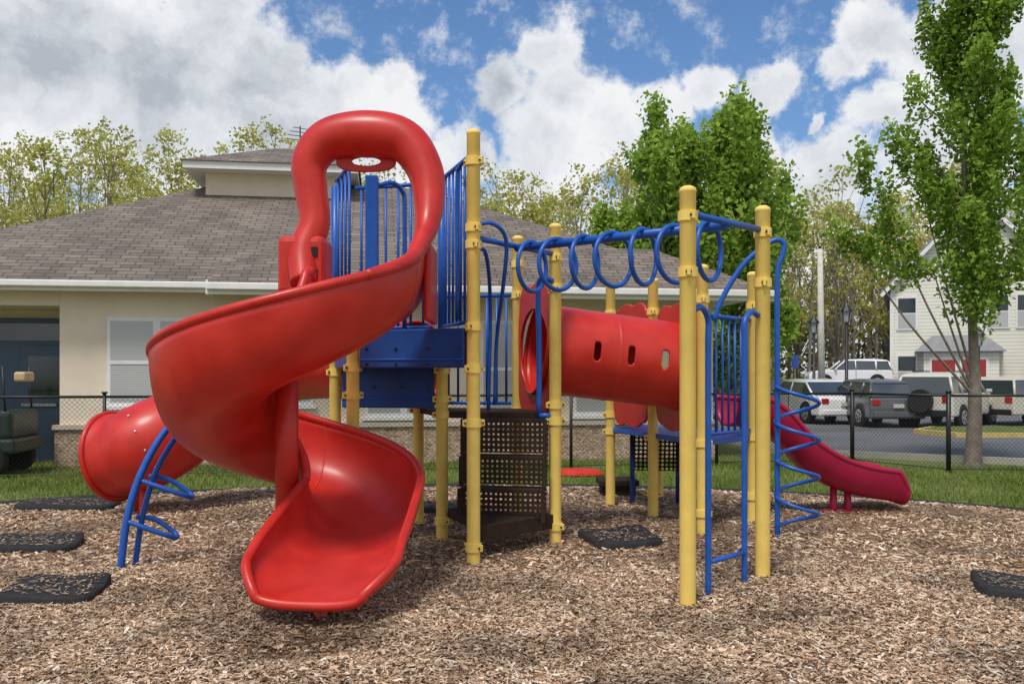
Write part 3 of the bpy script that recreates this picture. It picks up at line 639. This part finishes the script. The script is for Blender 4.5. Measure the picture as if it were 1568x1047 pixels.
bbox('bay_fascia_side',(3.31,-.97,2.90),(3.345,-.3,3.14),WHT)
bbox('upper_wall',(2.3,4.6,5.0),(5.2,8.6,6.098),STUC)
bbox('upper_fascia',(1.9,4.1,6.10),(5.7,9.1,6.26),WHT)
roofmesh('upper_roof',[(1.85,4.05,6.262),(5.75,4.05,6.262),(5.75,9.15,6.262),(1.85,9.15,6.262),(3.6,6.6,7.2),(4.2,6.6,7.2)],[(0,1,5,4),(1,2,5),(2,3,4,5),(3,0,4)],ROOF)
bbox('vent_pipe',(5.9,3.2,4.8),(6.0,3.3,5.6),WHT)
mesh('antenna_mast',*sweep([(4.35,5.0,6.3),(4.35,5.0,7.35)],.016,6),BLK,bl)
for k in range(4): mesh('antenna_arm',*sweep([(4.0+.06*k,5.0,7.05+.09*k),(4.72-.05*k,5.0,7.0+.09*k)],.009,5),BLK,bl)
# ------------------------------------------------------------------ trees
BARK=mat('bark',(.22,.18,.15),.9,.3,9,.8,25)
BARK2=mat('bark_far',(.22,.185,.155),.9,.3,3)
def clumpleaves(cent,cr_,n,size,r,vert=1.0):
    idx=np.repeat(np.arange(len(cent)),n); m=len(idx)
    g=r.normal(0,1,(m,3)); g/=np.linalg.norm(g,axis=1)[:,None]+1e-9; g*=(r.uniform(0,1,m)**.45)[:,None]
    g[:,2]*=vert
    P=cent[idx]+g*cr_[idx][:,None]
    a=r.normal(0,1,(m,3)); a/=np.linalg.norm(a,axis=1)[:,None]; b=r.normal(0,1,(m,3)); b-=a*np.sum(a*b,1)[:,None]; b/=np.linalg.norm(b,axis=1)[:,None]
    s=size*r.uniform(.6,1.25,m); a=a*s[:,None]*.5;b=b*s[:,None]*.36
    V=np.stack([P-a,P-b*.9,P+a,P+b],1).reshape(-1,3)
    cb=r.normal(0,.16,len(cent))[idx]
    return V,np.clip(.45+cb+r.normal(0,.13,m)+.18*g[:,2]/vert,0,1)  # tone varies by clump and leaf, and gets lighter toward each clump's top
class Wood:
    def __init__(s): s.v=[];s.f=[]
    def add(s,pts,rad,n=6):
        v,f=sweep(pts,rad,n,False,False); b=len(s.v); s.v+=v; s.f+=[tuple(x+b for x in t) for t in f]
def make_tree(name,base,h0,h1,rfun,nclump,crad,nleaf,lsize,lm,seed,trunk_r,vert=1.4,upright=.8,bark=BARK,extra=(),nlimb=14,acc=None,shellbias=.5,column=0,limbmin=.8,core=0,rise=(1.3,2.8)):
    r=np.random.RandomState(seed); bx,by=base; W=Wood() if acc is None else acc[0]
    top=h0+(h1-h0)*.86; wob=.06 if core else .2
    tp=[(bx,by,-.1),(bx+r.normal(0,.02),by,h0*.5),(bx+r.normal(0,.04),by+r.normal(0,.04),h0),(bx+r.normal(0,wob),by+r.normal(0,wob),(h0+top)/2),(bx+r.normal(0,wob),by,top)]
    q=cr(tp,5); W.add(q,[trunk_r*(1.15-1.08*i/(len(q)-1))+(.25*trunk_r if i==0 else 0) for i in range(len(q))],8)
    if column:
        C=[]
        for k in range(column):
            an=r.uniform(0,6.283); t1=r.uniform(.1,1)**.85; hz=h0+(h1-h0)*t1
            rr_=rfun(t1)*r.uniform(.35,1.08); z0=max(h0*.97,hz-r.uniform(*rise)*(h1-h0)/7)+(r.uniform(0,.5) if core else 0)
            z0=min(z0,hz-.2)
            p0=np.array([bx+.05*math.cos(an),by+.05*math.sin(an),z0]); p2=np.array([bx+rr_*math.cos(an),by+rr_*math.sin(an),hz]); p1=p0*.42+p2*.58+np.array([math.cos(an),math.sin(an),0])*rr_*.18
            pp_=cr([p0,p1,p2],5); W.add(pp_,[trunk_r*(.16 if core else .3)*(1-.09*i)+.003 for i in range(len(pp_))],5)
            m=max(3,nclump//column)
            for tt in np.linspace(.12,1.05,m):
                i=min(len(pp_)-1,int(tt*(len(pp_)-1))); C.append(pp_[i]+r.normal(0,crad*.45*(1.2-tt*.7),3))
        for k in range(core):
            t1=r.uniform(.0,1); C.append(np.array([bx,by,h0+(h1-h0)*t1])+r.normal(0,.3,3)*rfun(t1)*np.array([1,1,.4]))
        C=np.array(C)
        if len(extra): C=np.concatenate([C,np.array(extra,float)])
        ids=[i for i in range(len(C)-len(extra),len(C),11)]
    else:
        t=r.uniform(0,1,nclump)**.9; ang=r.uniform(0,6.283,nclump)
        rf=np.array([rfun(x) for x in t]); rad=rf*(r.uniform(0,1,nclump)**shellbias)
        lob=1+.22*np.sin(ang*3+seed+t*7)+.14*np.sin(ang*5+t*13+seed); rad*=lob
        C=np.stack([bx+rad*np.cos(ang),by+rad*np.sin(ang),h0+(h1-h0)*t],1)
        ids=r.choice(len(C),min(nlimb*4,len(C)),False)
    for i in ids:
        c=C[i]; d=math.hypot(c[0]-bx,c[1]-by); z0=max(h0*limbmin,c[2]-d*(.7+upright)-.3)
        z0=min(z0,c[2]-.1)
        tt=np.clip((z0)/max(top,.1),0,1); idx_=int(tt*(len(q)-1)); s=np.array(q[idx_]); 
        mid=(s*.45+c*.55); mid[2]-=.12*d*(1-upright*.3)
        rr_=trunk_r*.22*(1-.6*tt)
        W.add(cr([s,mid,c],4),[rr_*(1-.1*k)+.004 for k in range(9)],5)
    rc=crad*r.uniform(.55,1.25,len(C))
    V,a=clumpleaves(C,rc,nleaf,lsize,r,vert)
    if acc is None:
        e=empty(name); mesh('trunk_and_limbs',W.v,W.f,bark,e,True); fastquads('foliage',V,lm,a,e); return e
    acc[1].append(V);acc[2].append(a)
PEAR=leafmat('pear_leaves',(.12,.21,.03),(.27,.41,.06),(.46,.61,.14),.45)
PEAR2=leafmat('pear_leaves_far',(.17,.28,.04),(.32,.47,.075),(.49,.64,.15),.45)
r0=np.random.RandomState(5); ex=[]
def spray(p,q,n,j): 
    for t in np.linspace(0,1,n): ex.append(tuple(np.array(p)*(1-t)+np.array(q)*t+r0.normal(0,j,3)))
spray((7.3,15.6,3.2),(5.5,15.4,4.05),15,.09); spray((6.9,15.5,3.6),(5.95,15.4,5.4),15,.08); spray((7.3,15.5,4.4),(6.75,15.6,5.7),9,.08)
def rf1(t): return np.interp(t,[0,.12,.3,.5,.7,.9,1],[.6,1.05,1.3,1.15,.85,.5,.15])
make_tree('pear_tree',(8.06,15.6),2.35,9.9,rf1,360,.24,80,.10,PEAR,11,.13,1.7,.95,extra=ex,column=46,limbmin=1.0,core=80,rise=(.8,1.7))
def rf2(t): return np.interp(t,[0,.15,.4,.65,.85,1],[1.4,2.4,2.7,2.1,1.3,.5])
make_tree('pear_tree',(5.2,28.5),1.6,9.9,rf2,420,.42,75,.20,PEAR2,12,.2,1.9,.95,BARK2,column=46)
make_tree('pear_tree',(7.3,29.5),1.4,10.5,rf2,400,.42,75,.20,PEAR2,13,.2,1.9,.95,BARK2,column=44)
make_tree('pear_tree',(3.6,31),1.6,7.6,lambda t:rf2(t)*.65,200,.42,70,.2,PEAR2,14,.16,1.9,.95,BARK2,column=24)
YG=leafmat('spring_woodland_leaves',(.36,.34,.09),(.56,.55,.14),(.74,.69,.25),.5)
acc=[Wood(),[],[]]
rr=np.random.RandomState(21)
def wt(x,y,h,k,dense=1.0):
    f=lambda t:np.interp(t,[0,.2,.5,.8,1],[1.2,3.0,3.8,2.8,.8])*h/15
    make_tree('t',(x,y),h*.3,h,f,int(66*dense),.95,int(38*dense),.28,YG,k,.22*h/15,.8,.6,BARK2,(),12,acc,.6)
k=100
for row,(y0,hb) in enumerate(((56,14.6),(66,17.3),(78,19.6))):
    x=-58+row*2
    while x<62:
        k+=1; u_=x/y0*1366+784
        hh_=hb*rr.uniform(.82,1.1)
        if 560<u_<940: hh_*=.90
        if u_>1190: hh_*=.88
        if u_<440: hh_*=1.08
        wt(x,y0+rr.uniform(-3,3),hh_,k,rr.uniform(.62,1.05)); x+=rr.uniform(2.6,4.6)
for i in range(420):
    x=rr.uniform(-60,62);y=rr.uniform(52,84);h=rr.uniform(7,14); acc[0].add([(x,y,-.1),(x+rr.normal(0,.3),y,h*.5),(x+rr.normal(0,.8),y,h)],[.11,.08,.02],5)
    for j in range(4):
        z=h*rr.uniform(.4,.95); a=rr.uniform(0,6.28); l=rr.uniform(.8,2.4); acc[0].add([(x,y,z),(x+math.cos(a)*l,y+math.sin(a)*l,z+l*.9)],[.04,.012],4)
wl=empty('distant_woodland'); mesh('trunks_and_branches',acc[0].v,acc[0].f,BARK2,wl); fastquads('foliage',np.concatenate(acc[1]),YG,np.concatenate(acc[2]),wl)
UG=leafmat('undergrowth_leaves',(.13,.11,.06),(.21,.185,.085),(.28,.31,.11),.25)
n=1500; C_=np.stack([rr.uniform(-70,70,n),rr.uniform(60,92,n),rr.uniform(0,6.5,n)**1.0],1); V,a=clumpleaves(C_,rr.uniform(.8,1.6,n),34,.42,rr,.8); fastquads('undergrowth',V,UG,a)
# ------------------------------------------------------------------ house on right
ho=empty('apartment_house',(19.1,45,0),-.42)
def hb(name,a,b_,m,bev=0): return box(name,a,b_,m,ho,bev)
hw_=3.9
v=[(0,0,-.1),(2*hw_,0,-.1),(2*hw_,0,5.9),(hw_,0,10.1),(0,0,5.9)]; v+= [(x,12,z) for x,y,z in v]
mesh('walls',v,[(0,1,2,3,4),(9,8,7,6,5),(0,4,9,5),(1,6,7,2),(4,3,8,9),(3,2,7,8)],SID,ho)
GR=mat('grey_shingles',(.24,.24,.25),.9,.2,6)
def slab(p,q,th,y0,y1,m,name):
    d=Vector((q[0]-p[0],q[1]-p[1])).normalized(); n=Vector((-d.y,d.x))*th
    if n.y<0: n=-n
    v=[(p[0],y0,p[1]),(q[0],y0,q[1]),(q[0]+n.x,y0,q[1]+n.y),(p[0]+n.x,y0,p[1]+n.y)]; v+=[(a,y1,c) for a,b,c in v]
    mesh(name,v,[(0,1,2,3),(7,6,5,4),(0,4,5,1),(1,5,6,2),(2,6,7,3),(3,7,4,0)],m,ho)
slab((-.35,5.55),(hw_,10.13),.16,-.3,12.3,GR,'roof_slope'); slab((2*hw_+.35,5.55),(hw_,10.13),.16,-.3,12.3,GR,'roof_slope')
slab((-.37,5.38),(hw_,9.96),.17,-.36,-.305,WHT,'rake_trim'); slab((2*hw_+.37,5.38),(hw_,9.96),.17,-.365,-.31,WHT,'rake_trim')
for x0,z0 in ((.35,3.8),(.35,.9),(5.6,3.8),(4.4,3.8)):
    hb('window_trim',(x0-.08,-.06,z0-.08),(x0+.88,-.003,z0+1.6),WHT); hb('window_glass',(x0,-.07,z0),(x0+.8,-.062,z0+.72),BLINDS); hb('window_glass',(x0,-.07,z0+.78),(x0+.8,-.062,z0+1.5),GLS)
hb('corner_board',(-.03,-.04,-.1),(.12,-.003,5.6),WHT)
hb('porch_wall',(1.5,-1.6,-.1),(4.7,-.004,2.59),SID); 
v=[(1.1,-1.9,2.6),(5.0,-1.9,2.6),(5.0,0,2.6),(1.1,0,2.6),(1.9,-.2,3.4),(4.2,-.2,3.4)]
mesh('porch_roof',v,[(0,1,5,4),(1,2,5),(3,0,4),(0,3,2,1)],GR,ho)
RD=mat('red_door',(.34,.035,.035),.5,.1,3)
for x0 in (1.85,3.15): hb('door_trim',(x0-.1,-1.66,-.05),(x0+1.1,-1.603,2.35),WHT); hb('door',(x0,-1.69,-.05),(x0+1.0,-1.662,2.2),RD)
hb('wing_wall',(6.6,-2.0,-.1),(20,8,5.19),SID)
v=[(6.2,-2.4,5.2),(20.5,-2.4,5.2),(20.5,8.4,5.2),(6.2,8.4,5.2),(9.5,3,8.4),(17.5,3,8.4)]
mesh('wing_roof',v,[(0,1,5,4),(1,2,5),(2,3,4,5),(3,0,4),(0,3,2,1)],GR,ho)
for x0,z0 in ((7.6,3.3),(10.4,3.3),(7.6,.9),(10.4,.9)):
    hb('window_trim',(x0-.08,-2.06,z0-.08),(x0+1.08,-2.003,z0+1.5),WHT); hb('window_glass',(x0,-2.07,z0),(x0+1,-2.062,z0+1.4),BLINDS)
# ------------------------------------------------------------------ vehicles
TIRE=mat('tyre',(.015,.015,.015),.8); RIM=mat('alloy',(.5,.5,.51),.35,metal=.5); LITR=mat('tail_light',(.45,.01,.01),.2); LITF=mat('head_light',(.7,.7,.7),.1); PLAT=mat('number_plate',(.6,.6,.5),.5)
def wheel(par,x,y,r,wd,sgn):
    pts=[(x,y-sgn*wd/2,r),(x,y+sgn*wd/2,r)]
    o=mesh('tyre',*sweep(pts,r,24),TIRE,par); b=o.modifiers.new('b','BEVEL');b.width=.03;b.segments=2;b.limit_method='ANGLE'
    y2=y+sgn*(wd/2+.004); mesh('rim',*sweep([(x,y2-sgn*.02,r),(x,y2+sgn*.008,r)],r*.62,20),RIM,par)
    for k in range(5):
        a=k*1.2566; mesh('rim_gap',*sweep([(x+r*.36*math.cos(a),y2+sgn*.005,r+r*.36*math.sin(a)),(x+r*.36*math.cos(a),y2+sgn*.011,r+r*.36*math.sin(a))],r*.13,8),TIRE,par)
def car(name,loc,rot,col,kind,Ln,W,Ht,z=-.04,pname=None,spare=True):
    e=empty(name,(loc[0],loc[1],z),rot); P=mat((pname or name)+'_paint',col,.3,.03,3,coat=.6)
    h=Ht
    if kind=='sedan': body=[(-.5,.40),(-.495,.58),(-.47,.64),(-.36,.66),(.2,.66),(.36,.61),(.47,.54),(.5,.44),(.5,.2),(-.5,.2)]; gh=[(-.40,.64),(-.24,.95),(-.18,.985),(-.05,1.0),(.06,.98),(.10,.95),(.27,.64)]
    elif kind=='hatch': body=[(-.5,.42),(-.49,.62),(-.4,.66),(.2,.65),(.38,.60),(.47,.54),(.5,.44),(.5,.19),(-.5,.19)]; gh=[(-.475,.64),(-.42,.92),(-.36,.975),(-.15,1.0),(.04,.98),(.08,.95),(.27,.63)]
    else: body=[(-.5,.36),(-.495,.60),(-.46,.64),(.22,.64),(.42,.60),(.48,.54),(.5,.42),(.5,.22),(-.5,.22)]; gh=[(-.485,.62),(-.45,.93),(-.40,.98),(-.2,1.0),(.02,.99),(.06,.96),(.20,.62)]
    def lay(poly,ws,m,nm,bev):
        n=len(poly); v=[]
        for sg in (-1,1):
            for x,zz in poly:
                k=(zz-min(p[1] for p in poly))/(max(p[1] for p in poly)-min(p[1] for p in poly)+1e-6)
                v.append((x*Ln,sg*W/2*(ws[0]+(ws[1]-ws[0])*k),zz*h))
        f=[tuple(range(n)),tuple(range(n,2*n))[::-1]]+[(i,n+i,n+(i+1)%n,(i+1)%n) for i in range(n)]
        o=mesh(nm,v,f,m,e); b=o.modifiers.new('b','BEVEL');b.width=bev;b.segments=4;b.limit_method='ANGLE'; 
        return o
    lay(body,(1,.95),P,'body',.06); lay(gh,(.93,.76),CGL,'glasshouse',.02)
    x0=gh[1][0];x1=gh[-2][0]
    lay([(x0-.004,.93),(x0+.02,.975),(x0+.08,1.0),((x0+x1)/2,1.018),(x1-.05,1.0),(x1+.004,.955)],(.83,.74),P,'roof_skin',.015)
    for sg in (-1,1):
        for a,b in ((gh[0],gh[1]),(gh[-1],gh[-2])):
            tube('pillar',[(a[0]*Ln,sg*W/2*.94,a[1]*h),(b[0]*Ln,sg*W/2*.785,b[1]*h)],.04,P,e,6,1,False)
        xm=-.06*Ln; tube('pillar',[(xm,sg*W/2*.94,.64*h),(xm,sg*W/2*.775,.97*h)],.03,P,e,6,1,False)
        if kind!='sedan': xm=-.30*Ln; tube('pillar',[(xm,sg*W/2*.94,.64*h),(xm,sg*W/2*.775,.97*h)],.05,P,e,6,1,False)
        for xw in (-.31,.31):
            mesh('wheel_arch',*sweep([(xw*Ln,sg*(W/2-.12),.34),(xw*Ln,sg*(W/2+.004),.34)],.38,24),BLK,e)
            wheel(e,xw*Ln,sg*(W/2-.08),.33,.2,sg)
        box('tail_light',(-.5*Ln-.015,sg*W*.38-.12,.47*h),(-.5*Ln+.12,sg*W*.38+.12,.59*h),LITR,e,.02)
        box('head_light',(.5*Ln-.14,sg*W*.36-.16,.43*h),(.5*Ln+.0,sg*W*.36+.14,.51*h),LITF,e,.02)
        box('mirror',(.17*Ln,sg*W*.5-.02+(.0 if sg>0 else -.12),.64*h),(.17*Ln+.1,sg*W*.5+.12+(0 if sg>0 else -.10),.70*h),P,e,.02)
        box('door_seam',(-.06*Ln-.006,sg*(W/2*.985)-.012,.3*h),(-.06*Ln+.006,sg*(W/2*.985)+.012,.62*h),BLK,e)
    box('bumper',(-.5*Ln-.04,-W*.44,.22*h),(-.5*Ln+.05,W*.44,.34*h),P if kind!='suv' else BLK,e,.03)
    box('number_plate',(-.5*Ln-.05,-.16,.42*h),(-.5*Ln-.012,.16,.50*h),PLAT,e)
    if kind=='suv' and spare:
        mesh('spare_wheel',*sweep([(-.5*Ln-.06,0,.5*h),(-.5*Ln-.24,0,.5*h)],.34,20),TIRE,e)
        for sg in (-1,1): tube('roof_rail',[(-.3*Ln,sg*W*.34,1.03*h),(.03*Ln,sg*W*.34,1.03*h)],.02,BLK,e,6,1,False)
    return e
car('sedan_car',(10.05,30.2),math.radians(100),(.86,.86,.86),'sedan',4.6,1.8,1.40)
car('hatchback_car',(11.3,28.2),math.radians(92),(.10,.105,.12),'hatch',3.9,1.7,1.42)
car('suv_car',(13.5,27.6),math.radians(45),(.64,.61,.54),'suv',4.2,1.75,1.62)
car('suv_car',(16.9,28.8),math.radians(25),(.60,.55,.45),'suv',4.5,1.8,1.5,pname='tan_suv',spare=False)
car('parked_car',(11.6,42),math.radians(10),(.06,.07,.10),'sedan',4.5,1.8,1.42)
pk=car('pickup_truck',(17.0,45.2),math.radians(170),(.8,.8,.82),'suv',4.0,1.8,1.45,.80,spare=False)
ft=empty('flatbed_trailer',(15.9,44.2,0),-.05)
box('bed',(-2.2,-.0,.72),(2.7,2.4,.84),BLK,ft,.02); box('frame',(-2.0,.3,.5),(2.5,2.1,.715),BLK,ft)
for x in (-1.6,-.7,1.5,2.3):
    mesh('tyre',*sweep([(x,-.0,.38),(x,.28,.38)],.40,20),TIRE,ft)
for x in (-2.1,-1.1,0,1.1,2.1,2.6): box('stake',(x,-.02,.845),(x+.06,.03,1.05),BLK,ft)
LG=mat('lamp_glass',(.4,.42,.42),.2)
def lamp(x,y,h):
    e=empty('street_lamp'); mesh('post',*sweep([(x,y,-.05),(x,y,.5),(x,y,.55),(x,y,h-.6)],[.14,.12,.07,.055],10),BLK,e,True)
    mesh('lantern',*sweep([(x,y,h-.6),(x,y,h-.55),(x,y,h-.15)],[.06,.13,.2],6),LG,e)
    mesh('cap',*sweep([(x,y,h-.15),(x,y,h-.1),(x,y,h+.1),(x,y,h+.2)],[.26,.24,.08,.02],8),BLK,e)
    for a in range(4): c,s=math.cos(a*1.571+.4),math.sin(a*1.571+.4); mesh('rib',*sweep([(x+.12*c,y+.12*s,h-.55),(x+.21*c,y+.21*s,h-.14)],.018,5),BLK,e)
lamp(13.5,36,4.2); lamp(13.2,39,3.9); lamp(18.2,34.8,3.2)
up=empty('utility_pole'); mesh('pole',*sweep([(14.6,42,-.1),(14.5,42,7.4)],[.17,.12],10),mat('weathered_wood',(.60,.57,.50),.9,.15,6),up,True); mesh('insulator',*sweep([(14.5,42,7.4),(14.5,42,7.55)],.05,8),BLK,up)
sg=empty('parking_sign'); mesh('pole',*sweep([(9.7,30.6,-.05),(9.7,30.6,2.2)],.025,8),mat('galv',(.4,.4,.4),.4,metal=.5),sg); box('plate',(9.57,30.56,1.75),(9.83,30.575,2.2),mat('sign_blue',(.05,.12,.45),.5),sg,.01)
# ------------------------------------------------------------------ golf cart at left
gc=empty('utility_cart',(-8.35,14.35,-.05),math.radians(8)); 
wheel(gc,.15,-.55,.28,.2,-1); wheel(gc,-1.6,-.55,.28,.2,-1); wheel(gc,.15,.55,.28,.2,1); wheel(gc,-1.6,.55,.28,.2,1)
CG=mat('cart_green',(.03,.05,.04),.4,.1,5); TAN=mat('tan_vinyl',(.55,.40,.22),.5,.1,6)
prism('cart_body',[(-2.2,-.6),(.55,-.6),(.55,.6),(-2.2,.6)],.38,.62,CG,gc,.05)
box('cowl',(.1,-.58,.6),(.5,.58,1.05),CG,gc,.08); box('seat_base',(-1.2,-.55,.6),(-.55,.55,.85),CG,gc,.04)
box('seat_cushion',(-1.2,-.56,.85),(-.5,.56,.98),TAN,gc,.05); box('seat_back',(-1.35,-.56,1.0),(-1.2,.56,1.5),TAN,gc,.05)
tube('steering_column',[(.25,-.3,1.0),(-.05,-.3,1.45)],.02,BLK,gc,8,1,False)
pts=[(-.05+.12*math.cos(a),-.3+.18*math.sin(a),1.47+.1*math.cos(a)) for a in np.linspace(0,6.283,20,endpoint=False)]; tube('steering_wheel',pts,.018,BLK,gc,8,1,False,True)
for x in(-1.9,.4):
    for y in (-.52,.52): tube('roof_support',[(x,y,.9),(x*.95-.03,y,1.75)],.018,BLK,gc,8,1,False)
box('cargo_box',(.42,-.3,1.5),(.6,.1,1.66),TAN,gc,.04)
